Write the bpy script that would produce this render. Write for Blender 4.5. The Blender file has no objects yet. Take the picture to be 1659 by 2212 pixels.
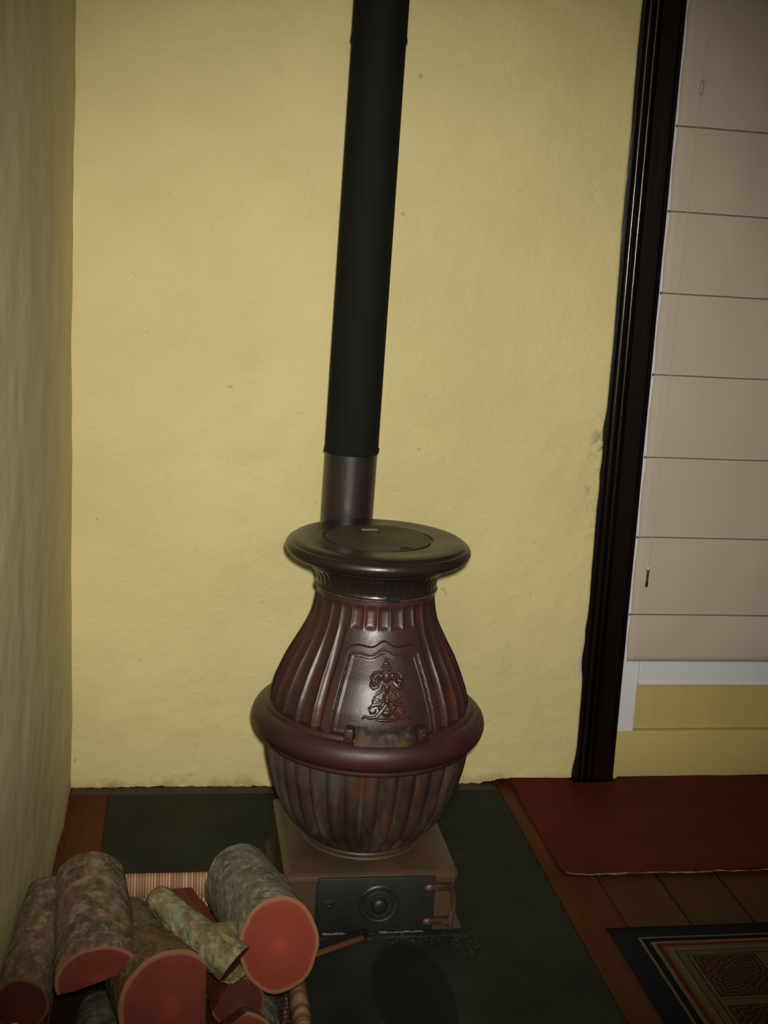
import bpy, bmesh, math, random
from math import sin, cos, pi, radians, sqrt, atan2, exp
from mathutils import Vector, Matrix, noise
random.seed(7)
S = bpy.context.scene
COL = S.collection

# ------------------------------------------------------------ camera
cam_d = bpy.data.cameras.new('camera')
cam = bpy.data.objects.new('camera', cam_d)
COL.objects.link(cam)
S.camera = cam
F_PX = 2700.0
YAW, PIT, ROLL = 0.16796, 0.22028, 0.06109
fw = Vector((sin(YAW)*cos(PIT), cos(YAW)*cos(PIT), -sin(PIT)))
rt = Vector((cos(YAW), -sin(YAW), 0))
up = rt.cross(fw)
r2 = rt*cos(ROLL) + up*sin(ROLL)
u2 = -rt*sin(ROLL) + up*cos(ROLL)
m = Matrix((r2, u2, -fw)).transposed().to_4x4()
m.translation = Vector((0, 0, 1.5))
cam.matrix_world = m
cam_d.sensor_fit = 'VERTICAL'
cam_d.sensor_height = 36.0
cam_d.lens = 36.0*F_PX/2212.0
cam_d.clip_start = 0.05

# ------------------------------------------------------------ light
W = bpy.data.worlds.new('world'); S.world = W; W.use_nodes = True
bg = W.node_tree.nodes['Background']
bg.inputs[0].default_value = (1.0, 0.90, 0.74, 1); bg.inputs[1].default_value = 0.030
# the camera's own flash, beside the lens
fl = bpy.data.lights.new('camera_flash', 'SPOT')
fl.energy = 300; fl.color = (1.0, 0.955, 0.87)
fl.spot_size = radians(60); fl.spot_blend = 1.0; fl.shadow_soft_size = 0.022
flo = bpy.data.objects.new('camera_flash', fl); COL.objects.link(flo)
flo.location = (0.02, -0.02, 1.565)
tgt = Vector((0.47, 3.17, 0.86))
flo.rotation_euler = (tgt-flo.location).to_track_quat('-Z', 'Y').to_euler()
# ceiling lamp of the room behind the photographer, dim and warm
al = bpy.data.lights.new('room_lamp', 'AREA'); al.energy = 7; al.size = 0.5; al.color = (1.0, 0.80, 0.55)
alo = bpy.data.objects.new('room_lamp', al); COL.objects.link(alo)
alo.location = (0.1, -0.3, 2.5); alo.rotation_euler = (radians(25), radians(8), 0)

vs = S.view_settings
vs.view_transform = 'Standard'; vs.look = 'None'; vs.exposure = 0.0; vs.gamma = 1.0; vs.use_curve_mapping = False

# ------------------------------------------------------------ helpers
def lin(c):
    return tuple(((v/255/12.92) if v/255 <= 0.04045 else ((v/255+0.055)/1.055)**2.4) for v in c) + (1,)

class Mat:
    def __init__(s, name, rough=0.6, metal=0.0, spec=0.5):
        s.m = bpy.data.materials.new(name); s.m.use_nodes = True
        s.t = s.m.node_tree; s.n = s.t.nodes; s.l = s.t.links
        s.b = s.n['Principled BSDF']
        s.b.inputs['Roughness'].default_value = rough
        s.b.inputs['Metallic'].default_value = metal
        s.b.inputs['Specular IOR Level'].default_value = spec
        s._o = None
    def set(s, sock, v):
        if hasattr(v, 'links') or isinstance(v, bpy.types.NodeSocket): s.l.new(v, sock)
        else: sock.default_value = v
    def obj(s, scale=None):
        if s._o is None:
            s._o = s.n.new('ShaderNodeTexCoord').outputs['Object']
        if scale is None: return s._o
        mp = s.n.new('ShaderNodeMapping'); mp.inputs['Scale'].default_value = scale
        s.l.new(s._o, mp.inputs['Vector']); return mp.outputs[0]
    def noise(s, sc, detail=4, rough=0.55, scale=None, dist=0.0):
        n = s.n.new('ShaderNodeTexNoise'); n.inputs['Scale'].default_value = sc
        n.inputs['Detail'].default_value = detail; n.inputs['Roughness'].default_value = rough
        n.inputs['Distortion'].default_value = dist
        s.l.new(s.obj(scale), n.inputs['Vector']); return n.outputs[0]
    def ramp(s, fac, stops, interp='LINEAR'):
        r = s.n.new('ShaderNodeValToRGB'); s.l.new(fac, r.inputs[0]); r.color_ramp.interpolation = interp
        e = r.color_ramp.elements
        while len(e) < len(stops): e.new(0.5)
        for i, (p, c) in enumerate(stops):
            e[i].position = p; e[i].color = c if len(c) == 4 else tuple(c)+(1,)
        return r.outputs[0]
    def mask(s, fac, a, b):
        r = s.n.new('ShaderNodeMapRange'); r.inputs[1].default_value = a; r.inputs[2].default_value = b
        s.l.new(fac, r.inputs[0]); return r.outputs[0]
    def mix(s, fac, a, b, mode='MIX'):
        x = s.n.new('ShaderNodeMix'); x.data_type = 'RGBA'; x.blend_type = mode
        s.set(x.inputs[0], fac); s.set(x.inputs[6], a); s.set(x.inputs[7], b); return x.outputs[2]
    def math(s, op, a, b=0.0, c=None):
        x = s.n.new('ShaderNodeMath'); x.operation = op
        s.set(x.inputs[0], a); s.set(x.inputs[1], b)
        if c is not None: s.set(x.inputs[2], c)
        return x.outputs[0]
    def xyz(s):
        x = s.n.new('ShaderNodeSeparateXYZ'); s.l.new(s.obj(), x.inputs[0]); return x.outputs
    def attr(s, name):
        a = s.n.new('ShaderNodeAttribute'); a.attribute_name = name; return a.outputs['Fac']
    def color(s, v): s.set(s.b.inputs['Base Color'], v); return s
    def bump(s, h, strength=0.5, dist=0.002):
        b = s.n.new('ShaderNodeBump'); b.inputs['Strength'].default_value = strength
        b.inputs['Distance'].default_value = dist; s.l.new(h, b.inputs['Height'])
        s.l.new(b.outputs[0], s.b.inputs['Normal']); return s

def C(*c): return lin(c)

def mesh_obj(name, verts, faces, mat, parent=None, smooth=True, attrs=None, loc=None, mat_index=None):
    me = bpy.data.meshes.new(name); me.from_pydata([tuple(v) for v in verts], [], faces); me.update()
    if smooth:
        me.polygons.foreach_set('use_smooth', [True]*len(me.polygons))
    if attrs:
        for k, vals in attrs.items():
            a = me.attributes.new(k, 'FLOAT', 'POINT'); a.data.foreach_set('value', vals)
    o = bpy.data.objects.new(name, me); COL.objects.link(o)
    mats = mat if isinstance(mat, (list, tuple)) else [mat]
    for q in mats: me.materials.append(q.m)
    if mat_index: me.polygons.foreach_set('material_index', mat_index)
    if parent: o.parent = parent
    if loc: o.location = loc
    return o

def bm_obj(name, bm, mat, parent=None, smooth=False, loc=None):
    bmesh.ops.recalc_face_normals(bm, faces=bm.faces)
    me = bpy.data.meshes.new(name); bm.to_mesh(me); bm.free()
    if smooth:
        me.polygons.foreach_set('use_smooth', [True]*len(me.polygons))
        me.set_sharp_from_angle(angle=radians(38))
    me.materials.append(mat.m)
    o = bpy.data.objects.new(name, me); COL.objects.link(o)
    if parent: o.parent = parent
    if loc: o.location = loc
    return o

def box(bm, x0, x1, y0, y1, z0, z1, bev=0.0, seg=2, M=None):
    r = bmesh.ops.create_cube(bm, size=1)
    vs_ = r['verts']
    for v in vs_:
        v.co = Vector((x0+(v.co.x+.5)*(x1-x0), y0+(v.co.y+.5)*(y1-y0), z0+(v.co.z+.5)*(z1-z0)))
    if bev:
        es = list({e for v in vs_ for e in v.link_edges})
        rr = bmesh.ops.bevel(bm, geom=es, offset=bev, segments=seg, affect='EDGES', profile=0.5)
        vs_ = list({v for f in rr['faces'] for v in f.verts} | {v for v in vs_ if v.is_valid})
    if M is not None: bmesh.ops.transform(bm, matrix=M, verts=vs_)

def ellipsoid(bm, c, r, seg=12, M=None):
    rr = bmesh.ops.create_uvsphere(bm, u_segments=seg, v_segments=max(6, seg//2+2), radius=1)
    for v in rr['verts']:
        v.co = Vector((c[0]+v.co.x*r[0], c[1]+v.co.y*r[1], c[2]+v.co.z*r[2]))
    if M is not None: bmesh.ops.transform(bm, matrix=M, verts=rr['verts'])

def tube(bm, pts, rad, seg=8, cap=True):
    pts = [Vector(p) for p in pts]
    rings = []; n = len(pts)
    ref = Vector((0.13, 0.2, 1)).normalized()
    for i, p in enumerate(pts):
        t = (pts[min(i+1, n-1)]-pts[max(i-1, 0)]).normalized()
        a = t.cross(ref)
        if a.length < 1e-3: a = t.cross(Vector((1, 0, 0)))
        a.normalize(); b = t.cross(a)
        r = rad[i] if isinstance(rad, (list, tuple)) else rad
        rings.append([bm.verts.new(p+(a*cos(2*pi*k/seg)+b*sin(2*pi*k/seg))*r) for k in range(seg)])
    for i in range(n-1):
        for k in range(seg):
            bm.faces.new((rings[i][k], rings[i][(k+1) % seg], rings[i+1][(k+1) % seg], rings[i+1][k]))
    if cap:
        bm.faces.new(rings[0][::-1]); bm.faces.new(rings[-1])

def lathe(bm, prof, seg=64, c=(0, 0), close=True):
    rings = []
    for r, z in prof:
        rings.append([bm.verts.new((c[0]+r*sin(2*pi*k/seg), c[1]-r*cos(2*pi*k/seg), z)) for k in range(seg)])
    for i in range(len(rings)-1):
        for k in range(seg):
            bm.faces.new((rings[i][k], rings[i][(k+1) % seg], rings[i+1][(k+1) % seg], rings[i+1][k]))
    if close:
        bm.faces.new(rings[0][::-1]); bm.faces.new(rings[-1])

def empty(name, loc, label, cat, group=None, rot=None):
    o = bpy.data.objects.new(name, None); COL.objects.link(o); o.location = loc
    o.empty_display_size = 0.05
    if rot: o.rotation_euler = rot
    return tag(o, label, cat, group)
def tag(o, label, cat, group=None):
    o['label'] = label; o['category'] = cat
    if group: o['group'] = group
    return o
def struct(o, label=None, cat=None):
    o['kind'] = 'structure'
    if label: o['label'] = label
    if cat: o['category'] = cat
    return o
def fbm(x, y, z, oct=4):
    return noise.fractal(Vector((x, y, z)), 1.0, 2.0, oct)

# ------------------------------------------------------------ materials
def wall_material(name, base, dirt):
    M = Mat(name, rough=0.62, spec=0.25)
    n1 = M.noise(2.2, 5); n2 = M.noise(9, 5, 0.6)
    c = M.mix(M.mask(n1, .35, .65), base, tuple(v*0.90 for v in base[:3])+(1,))
    c = M.mix(M.math('MULTIPLY', M.mask(n2, .55, .8), .35), c, dirt)
    z = M.xyz()[2]; x = M.xyz()[0]
    spots = M.mask(M.noise(38, 2, .4), .76, .82)
    c = M.mix(M.math('MULTIPLY', spots, .4), c, C(110, 96, 50))
    # brown damp stain creeping up from the floor with a ragged top
    h = M.math('ADD', M.math('MULTIPLY', M.noise(14, 4), -.055), z)
    st = M.math('MULTIPLY', M.mask(h, 0.012, -0.035), M.mask(M.noise(22, 4), .36, .62))
    c = M.mix(M.math('MULTIPLY', st, .85), c, C(120, 78, 22))
    if name == 'yellow_plaster':      # peeled grey patches beside the post
        near = M.mask(x, 1.075, 1.12)
        band_ = M.math('MULTIPLY', M.mask(z, .70, .80), M.mask(z, 1.08, 1.0))
        pk = M.math('MULTIPLY', M.math('MULTIPLY', near, band_), M.mask(M.noise(26, 5, .7), .50, .60))
        c = M.mix(M.math('MULTIPLY', pk, .8), c, (.10, .09, .065, 1))
        b2 = M.math('MULTIPLY', M.math('MULTIPLY', M.mask(z, .30, .34), M.mask(z, .44, .40)), M.mask(x, 1.10, 1.125))
        c = M.mix(M.math('MULTIPLY', b2, M.mask(M.noise(30, 4), .42, .52)), c, (.50, .46, .46, 1))
    M.color(c)
    hb = M.math('ADD', M.math('MULTIPLY', M.noise(7, 6, .55), 1.0), M.math('MULTIPLY', M.noise(30, 4, .55, dist=.8), .42))
    cr = M.noise(5.5, 3, .5, scale=(1, 1, 1.6), dist=2.5)
    crk = M.math('ABSOLUTE', M.math('SUBTRACT', cr, .5))
    hb = M.math('ADD', hb, M.math('MULTIPLY', M.mask(crk, 0, .05), .06))
    M.bump(hb, .5 if name == 'yellow_plaster' else .22, .010)
    return M

m_wall = wall_material('yellow_plaster', (.665, .585, .275, 1), (.54, .45, .19, 1))
m_wall_l = wall_material('aged_plaster', (.68, .63, .36, 1), (.46, .44, .24, 1))

m_slate = Mat('slate', rough=0.68, spec=0.18)
_n = m_slate.noise(6, 6, .6)
_c = m_slate.ramp(_n, [(.3, (.012, .0145, .0115, 1)), (.55, (.019, .0225, .018, 1)), (.8, (.028, .032, .026, 1))])
_sp = m_slate.mask(m_slate.noise(60, 3, .6), .70, .78)
_c = m_slate.mix(m_slate.math('MULTIPLY', _sp, .5), _c, (.06, .06, .05, 1))
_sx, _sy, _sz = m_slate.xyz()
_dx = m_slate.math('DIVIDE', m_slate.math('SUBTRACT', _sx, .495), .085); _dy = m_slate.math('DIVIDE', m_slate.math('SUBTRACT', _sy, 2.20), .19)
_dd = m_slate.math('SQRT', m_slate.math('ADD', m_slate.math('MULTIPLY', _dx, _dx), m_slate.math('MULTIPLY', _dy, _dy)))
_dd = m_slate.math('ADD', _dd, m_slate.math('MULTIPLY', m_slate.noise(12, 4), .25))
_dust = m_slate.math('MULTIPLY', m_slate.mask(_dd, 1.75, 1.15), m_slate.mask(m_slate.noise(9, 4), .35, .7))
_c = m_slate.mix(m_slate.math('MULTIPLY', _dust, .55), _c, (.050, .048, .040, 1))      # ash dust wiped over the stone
_c = m_slate.mix(m_slate.math('MULTIPLY', m_slate.mask(_dd, 1.16, 1.05), .75), _c, (.0095, .0115, .0105, 1))   # darker oval patch with an uneven edge
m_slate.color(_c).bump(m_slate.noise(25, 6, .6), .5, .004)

def wood(name, dark, light, rough=.45, scale=(22, 1.3, 22), bs=.25, spec=.4):
    M = Mat(name, rough=rough, spec=spec)
    g = M.noise(1.0, 6, .6, scale=scale, dist=.4)
    c = M.mix(M.mask(g, .3, .7), dark, light)
    c = M.mix(M.math('MULTIPLY', M.mask(M.noise(4, 4), .45, .7), .6), c, tuple(v*.55 for v in dark[:3])+(1,))
    M.color(c).bump(g, bs, .002); return M
m_border = wood('red_brown_board', (.060, .017, .005, 1), (.115, .031, .009, 1), .55, spec=.12)
m_darkwood = wood('dark_stained_wood', (.030, .016, .008, 1), (.055, .026, .014, 1), .5)

m_floor = Mat('floor_planks', rough=.55, spec=.12)
_X, _Y, _Z = m_floor.xyz()
_pw = .155
_px = m_floor.math('DIVIDE', m_floor.math('SUBTRACT', _X, 1.03), _pw)
_id = m_floor.math('FLOOR', _px); _fr = m_floor.math('FRACT', _px)
_g = m_floor.noise(1.0, 6, .6, scale=(26, 1.4, 1), dist=.4)
_cid = m_floor.n.new('ShaderNodeTexWhiteNoise'); _cid.noise_dimensions = '1D'
m_floor.l.new(_id, _cid.inputs['W'])
_c = m_floor.mix(m_floor.mask(_g, .3, .7), (.045, .018, .006, 1), (.085, .034, .011, 1))
_c = m_floor.mix(m_floor.math('MULTIPLY', _cid.outputs[0], .35), _c, (.075, .022, .009, 1))
_edge = m_floor.math('MINIMUM', _fr, m_floor.math('SUBTRACT', 1.0, _fr))
_gap = m_floor.mask(_edge, .022, .012)
_c = m_floor.mix(_gap, _c, (.006, .004, .003, 1))
m_floor.color(_c).bump(m_floor.math('SUBTRACT', m_floor.math('MULTIPLY', _g, .15), _gap), .5, .003)

m_mat = Mat('red_rubber_mat', rough=.62, spec=.12)
_c = m_mat.mix(m_mat.mask(m_mat.noise(5, 4), .35, .7), (.068, .0085, .0055, 1), (.10, .0105, .0075, 1))
_c = m_mat.mix(m_mat.math('MULTIPLY', m_mat.mask(m_mat.noise(90, 2), .72, .78), .6), _c, (.16, .06, .04, 1))
m_mat.color(_c).bump(m_mat.noise(120, 3), .3, .001)
m_matedge = Mat('frayed_backing', rough=.9); m_matedge.color(m_matedge.mix(m_matedge.mask(m_matedge.noise(60, 3), .4, .6), (.10, .065, .04, 1), (.26, .19, .13, 1)))

m_post = Mat('dark_varnished_post', rough=.23, spec=.6)
_g = m_post.noise(1.0, 5, .6, scale=(60, 60, 1.5))
m_post.color(m_post.mix(m_post.mask(_g, .35, .7), (.0035, .0022, .002, 1), (.010, .0045, .0038, 1))).bump(m_post.noise(1.0, 5, .6, scale=(45, 45, 6)), .35, .002)

m_white = Mat('white_gloss_paint', rough=.4); m_white.color(m_white.mix(m_white.noise(5, 3), (.66, .66, .67, 1), (.74, .735, .74, 1))).bump(m_white.noise(20, 3), .1, .002)
m_bead = Mat('yellow_painted_board', rough=.5); m_bead.color(m_bead.mix(m_bead.noise(4, 3), (.55, .455, .165, 1), (.49, .40, .14, 1))).bump(m_bead.noise(30, 3), .1, .002)
m_blind = Mat('beige_linen', rough=.9, spec=.15)
_wv = m_blind.noise(1.0, 2, .5, scale=(260, 1, 700)); _wv2 = m_blind.noise(1.0, 2, .5, scale=(1000, 1, 160))
_c = m_blind.mix(m_blind.mask(m_blind.noise(3, 3), .3, .7), (.48, .415, .325, 1), (.53, .465, .37, 1))
_c = m_blind.mix(m_blind.math('MULTIPLY', m_blind.mask(_wv, .35, .65), .12), _c, (.40, .345, .26, 1))
m_blind.color(_c).bump(m_blind.math('ADD', _wv, _wv2), .25, .0006)
m_seam = Mat('dark_rod_pocket', rough=.9); m_seam.color((.19, .155, .125, 1))
m_cord = Mat('ivory_cord', rough=.8); m_cord.color((.50, .43, .34, 1))
m_copper = Mat('copper_metal', rough=.2, metal=1); m_copper.color((.85, .50, .36, 1))
m_plast = Mat('clear_grey_plastic', rough=.25); m_plast.color((.35, .30, .22, 1))

def iron(name, cols, rough=.36, patch=None, bs=.25, spec=.5, sc=5):
    M = Mat(name, rough=rough, spec=spec)
    n1 = M.noise(sc, 5, .6)
    c = M.ramp(n1, [(.32, cols[0]), (.5, cols[1]), (.68, cols[2])])
    if patch:
        for (p, s_, a, b, st) in patch:
            c = M.mix(M.math('MULTIPLY', M.mask(M.noise(1.0, 5, .6, scale=s_), a, b), st), c, p)
    M.color(c)
    M.l.new(M.mask(M.noise(18, 4), -1.4+0, 2.6), M.b.inputs['Roughness'])
    rr = M.math('MULTIPLY_ADD', M.noise(14, 4), .28, rough-.14)
    M.l.new(rr, M.b.inputs['Roughness'])
    M.bump(M.noise(110, 4, .6), bs, .0012); return M
m_pot = iron('maroon_cast_iron', ((.022, .0105, .0095, 1), (.035, .0165, .0145, 1), (.050, .0215, .0175, 1)), .38,
             [((.085, .020, .012, 1), (11, 11, 3), .54, .70, .8), ((.040, .034, .036, 1), (9, 9, 2.2), .56, .72, .55)])
m_lower = iron('rusty_grey_cast_iron', ((.022, .012, .010, 1), (.044, .024, .019, 1), (.066, .047, .041, 1)), .42,
               [((.100, .034, .013, 1), (19, 19, 2.0), .54, .64, .85), ((.072, .066, .060, 1), (21, 21, 1.6), .52, .62, .7)])
m_ring = iron('maroon_band_iron', ((.022, .0085, .0095, 1), (.036, .0135, .014, 1), (.046, .014, .013, 1)), .46,
              [((.085, .022, .012, 1), (14, 14, 6), .56, .7, .7)])
m_lid = iron('dark_lid_iron', ((.012, .0085, .007, 1), (.017, .0115, .009, 1), (.026, .016, .0115, 1)), .32)
m_lidtop = iron('worn_lid_iron', ((.022, .014, .008, 1), (.031, .019, .011, 1), (.042, .026, .014, 1)), .5)
m_base = iron('brown_base_iron', ((.045, .029, .017, 1), (.070, .043, .026, 1), (.092, .058, .038, 1)), .5,
              [((.120, .040, .010, 1), (7, 7, 5), .56, .70, .75)])
m_ashdoor = iron('black_grey_iron', ((.014, .0145, .0125, 1), (.019, .0195, .017, 1), (.025, .026, .023, 1)), .42,
                 [((.05, .022, .012, 1), (9, 9, 9), .62, .72, .6)])
m_hinge = iron('rust_hinge_iron', ((.030, .014, .010, 1), (.06, .030, .022, 1), (.13, .085, .065, 1)), .42, None, .4, .5, 30)
m_plate = iron('worn_plate_iron', ((.035, .018, .014, 1), (.050, .026, .021, 1), (.15, .12, .10, 1)), .55,
               [((.16, .085, .02, 1), (20, 20, 20), .55, .65, .7)], .5, .5, 42)
m_pipe = Mat('matte_black_pipe', rough=.75, spec=.10); m_pipe.color(m_pipe.mix(m_pipe.noise(6, 4), (.0070, .0072, .0052, 1), (.0100, .0104, .0080, 1))).bump(m_pipe.noise(60, 3), .1, .001)
m_pipe2 = Mat('heat_browned_pipe', rough=.38, spec=.6); m_pipe2.color(m_pipe2.mix(m_pipe2.mask(m_pipe2.noise(7, 3), .35, .65), (.011, .0095, .010, 1), (.030, .016, .014, 1))).bump(m_pipe2.noise(60, 3), .1, .001)
m_brass = Mat('worn_bare_metal', rough=.5); m_brass.color((.16, .125, .07, 1))
m_hole = Mat('sooty_black', rough=.9); m_hole.color((.003, .003, .003, 1))

def bark(name, a, b, c_, lichen, pink, seed):
    M = Mat(name, rough=.88, spec=.2)
    n1 = M.noise(1.0, 6, .65, scale=(22+seed, 22, 9))
    c = M.ramp(n1, [(.30, a), (.5, b), (.72, c_)])
    c = M.mix(M.math('MULTIPLY', M.mask(M.noise(1.0, 4, .6, scale=(17, 17+seed, 12)), .52, .66), .65), c, lichen)
    c = M.mix(M.math('MULTIPLY', M.mask(M.noise(1.0, 4, .6, scale=(12, 13, 10+seed)), .58, .70), .6), c, pink)
    c = M.mix(M.math('MULTIPLY', M.mask(M.noise(70, 3), .66, .74), .6), c, (.26, .24, .19, 1))
    c = M.mix(M.math('MULTIPLY', M.mask(M.noise(1.0, 5, .7, scale=(48, 48, 34)), .50, .62), .55), c, tuple(min(1, v*1.55) for v in c_[:3])+(1,))
    c = M.mix(M.math('MULTIPLY', M.mask(M.noise(1.0, 5, .7, scale=(40, 41, 27)), .52, .64), .60), c, tuple(v*.6 for v in a[:3])+(1,))
    M.color(c).bump(M.math('ADD', M.noise(1.0, 6, .7, scale=(60, 60, 24)), M.math('MULTIPLY', n1, .8)), .9, .006)
    return M
m_bark1 = bark('brown_lichen_bark', (0.0731, 0.0488, 0.0293, 1), (0.1544, 0.1072, 0.0683, 1), (0.2681, 0.1950, 0.1381, 1), (0.1381, 0.1544, 0.0894, 1), (0.2438, 0.0975, 0.0731, 1), 0)
m_bark2 = bark('grey_green_bark', (0.0813, 0.0683, 0.0455, 1), (0.1706, 0.1495, 0.1024, 1), (0.2600, 0.2356, 0.1787, 1), (0.1381, 0.1625, 0.1137, 1), (0.1787, 0.1381, 0.1381, 1), 2)
m_bark3 = bark('mossy_stick_bark', (0.0975, 0.0780, 0.0325, 1), (0.1950, 0.1625, 0.0731, 1), (0.3087, 0.2844, 0.1625, 1), (0.2438, 0.2844, 0.2113, 1), (0.1787, 0.1219, 0.0488, 1), 5)
m_bark4 = bark('orange_brown_bark', (0.0813, 0.0488, 0.0227, 1), (0.1544, 0.0943, 0.0455, 1), (0.2194, 0.1544, 0.0975, 1), (0.1381, 0.1463, 0.0813, 1), (0.2438, 0.1056, 0.0406, 1), 3)

def cutface(name, core, mid, sap, edge=.91):
    M = Mat(name, rough=.75, spec=.25)
    rn = M.attr('rn')
    w = M.math('ADD', rn, M.math('MULTIPLY', M.noise(25, 4), .05))
    c = M.ramp(w, [(0.0, core), (.16, core), (.24, mid), (.75, tuple(v*.86 for v in mid[:3])+(1,)), (edge, tuple(v*.95 for v in mid[:3])+(1,)), (edge+.045, sap), (1.0, sap)])
    rings = M.math('SINE', M.math('MULTIPLY', w, 70.0))
    c = M.mix(M.math('MULTIPLY', M.mask(rings, -.2, 1), .10), c, (.12, .02, .01, 1))
    c = M.mix(M.math('MULTIPLY', M.mask(M.noise(12, 4), .5, .75), .25), c, (.22, .045, .03, 1))
    M.color(c).bump(M.noise(70, 5, .7), .35, .002); return M
m_cut1 = cutface('orange_red_heartwood', (.235, .036, .018, 1), (.185, .029, .0125, 1), (.20, .085, .036, 1))
m_cut2 = cutface('deep_red_heartwood', (.165, .027, .016, 1), (.130, .022, .012, 1), (.19, .085, .042, 1))
m_cut3 = cutface('dark_or_shaded_heartwood', (.075, .015, .010, 1), (.060, .012, .008, 1), (.12, .045, .02, 1))  # dark red ends; on the wedge it carries painted shade
m_cutg = cutface('weathered_grey_end', (.10, .09, .075, 1), (.09, .085, .07, 1), (.06, .05, .035, 1))

m_rush = Mat('woven_rush', rough=.7, spec=.3)
_a = m_rush.attr('strand')
_wn = m_rush.n.new('ShaderNodeTexWhiteNoise'); _wn.noise_dimensions = '1D'; m_rush.l.new(m_rush.math('FLOOR', _a), _wn.inputs['W'])
_c = m_rush.ramp(_wn.outputs[0], [(0, (.20, .095, .055, 1)), (.35, (.36, .20, .12, 1)), (.7, (.42, .27, .12, 1)), (1, (.50, .34, .23, 1))])
_fr = m_rush.math('FRACT', _a)
_d = m_rush.math('MINIMUM', _fr, m_rush.math('SUBTRACT', 1.0, _fr))
_c = m_rush.mix(m_rush.mask(_d, .22, .05), _c, (.09, .035, .022, 1))
m_rush.color(_c).bump(m_rush.mask(_d, 0, .5), .6, .002)

# ------------------------------------------------------------ ROOM SHELL
# floor
bm = bmesh.new(); box(bm, -0.75, 2.6, 0.0-0.9, 3.40, -.06, -.004)
o = bm_obj('floor', bm, m_floor); struct(o, 'reddish brown wooden plank floor running toward the wall', 'floor')

# back wall: lumpy plaster with a ragged bottom and right edge
def plaster(name, mat, P0, du, L, H, nrm, th, nx, nz, bottom, side, amp=.004, seed=0.0):
    """grid wall: P0 + u*du + z; bottom(u) = ragged lower edge, side(z) = extra length at the far end"""
    vs_, fs = [], []
    for j in range(nz+1):
        t = j/nz; t = t**1.35
        for i in range(nx+1):
            s_ = i/nx
            zz = bottom(s_*L)+(H-bottom(s_*L))*t
            uu = s_*(L+side(zz))
            d = fbm(uu*2.6+seed, zz*2.6, seed)*amp*1.6+fbm(uu*11+seed, zz*11, 3.1)*amp*.35
            p = Vector(P0)+Vector(du)*uu+Vector((0, 0, zz))+Vector(nrm)*d
            vs_.append(p)
    nf = len(vs_)
    W_ = nx+1
    for j in range(nz):
        for i in range(nx):
            fs.append((j*W_+i, j*W_+i+1, (j+1)*W_+i+1, (j+1)*W_+i))
    # thickness
    for k in range(nf): vs_.append(vs_[k]-Vector(nrm)*th)
    def edge(a, b): fs.append((a, a+nf, b+nf, b))
    for i in range(nx): edge(i, i+1)
    for j in range(nz): edge(j*W_+nx, (j+1)*W_+nx)
    for i in range(nx): edge(nz*W_+i+1, nz*W_+i)
    for j in range(nz): edge((j+1)*W_, j*W_)
    for j in range(nz):
        for i in range(nx):
            fs.append((j*W_+i+nf, (j+1)*W_+i+nf, (j+1)*W_+i+1+nf, j*W_+i+1+nf))
    return mesh_obj(name, vs_, fs, mat)
def wb_bottom(u):
    x = u-.30
    base = .004+.004*fbm(x*18, 0, 1)+.003*fbm(x*60, 2, 1)
    if x > .86: base += .012*min(1, (x-.86)/.06)+.006*fbm(x*30, 5, 1)
    return max(-.002, base)
def wb_side(z):
    d = .0018*fbm(z*7, 1.5, 0)
    for zc, w_, a_ in ((1.02, .035, -.004), (.90, .02, -.003), (.37, .05, -.007), (.46, .03, -.004), (.03, .05, -.010)):
        d += a_*exp(-((z-zc)/w_)**2)
    return d-.0115*z+.001
o = plaster('wall_back', m_wall, (-.30, 3.170, 0), (1, 0, 0), 1.432, 2.62, (0, -1, 0), .10, 240, 300, wb_bottom, wb_side, .0035, 1.7)
struct(o, 'yellow lumpy plaster wall behind the stove', 'wall')
# left wall, slightly bowed like the photo's corner
def wl_bottom(u): return max(-.003, .002+.004*fbm(u*14, 7, 2))
o = plaster('wall_left', m_wall_l, (-.262, 3.22, 0), (-.010, -1, 0), 4.1, 2.62, (1, 0, 0), .10, 160, 200, wl_bottom, lambda z: 0, .0035, 9.3)
struct(o, 'dull greenish yellow plaster wall on the left of the corner', 'wall')
# ceiling
bm = bmesh.new(); box(bm, -0.75, 2.6, -.9, 3.40, 2.60, 2.68)
m_ceil = Mat('ceiling_paint', rough=.8); m_ceil.color(m_ceil.mix(m_ceil.noise(3), (.5, .45, .3, 1), (.45, .4, .26, 1)))
o = bm_obj('ceiling', bm, m_ceil); struct(o, 'cream ceiling', 'ceiling')

# dark strip of old mortar / wood where the wall meets the hearth
bm = bmesh.new(); box(bm, -.262, .90, 3.131, 3.20, -.02, .0035, .0015, 1)
o = bm_obj('trim_1', bm, m_darkwood); struct(o, 'thin dark strip between hearth and yellow wall', 'trim')
# wooden borders round the hearth
bm = bmesh.new(); box(bm, -.275, -.163, -.9, 3.130, -.02, .001, .002, 2)
o = bm_obj('trim_2', bm, m_border); struct(o, 'narrow reddish wooden board between left wall and slate hearth', 'trim')
bm = bmesh.new(); box(bm, .905, 1.028, -.9, 3.168, -.02, .001, .003, 2)
o = bm_obj('trim_3', bm, m_border); struct(o, 'red-brown wooden border board along the right edge of the slate hearth', 'trim')

# slate hearth, slabs with fine joints in one mesh
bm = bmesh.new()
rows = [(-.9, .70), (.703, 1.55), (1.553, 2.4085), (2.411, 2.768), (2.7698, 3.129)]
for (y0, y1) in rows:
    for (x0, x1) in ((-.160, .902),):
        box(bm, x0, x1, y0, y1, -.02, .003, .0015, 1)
hearth = bm_obj('hearth', bm, m_slate); tag(hearth, 'dark grey-green slate hearth slabs under the pot-bellied stove', 'hearth')

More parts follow.
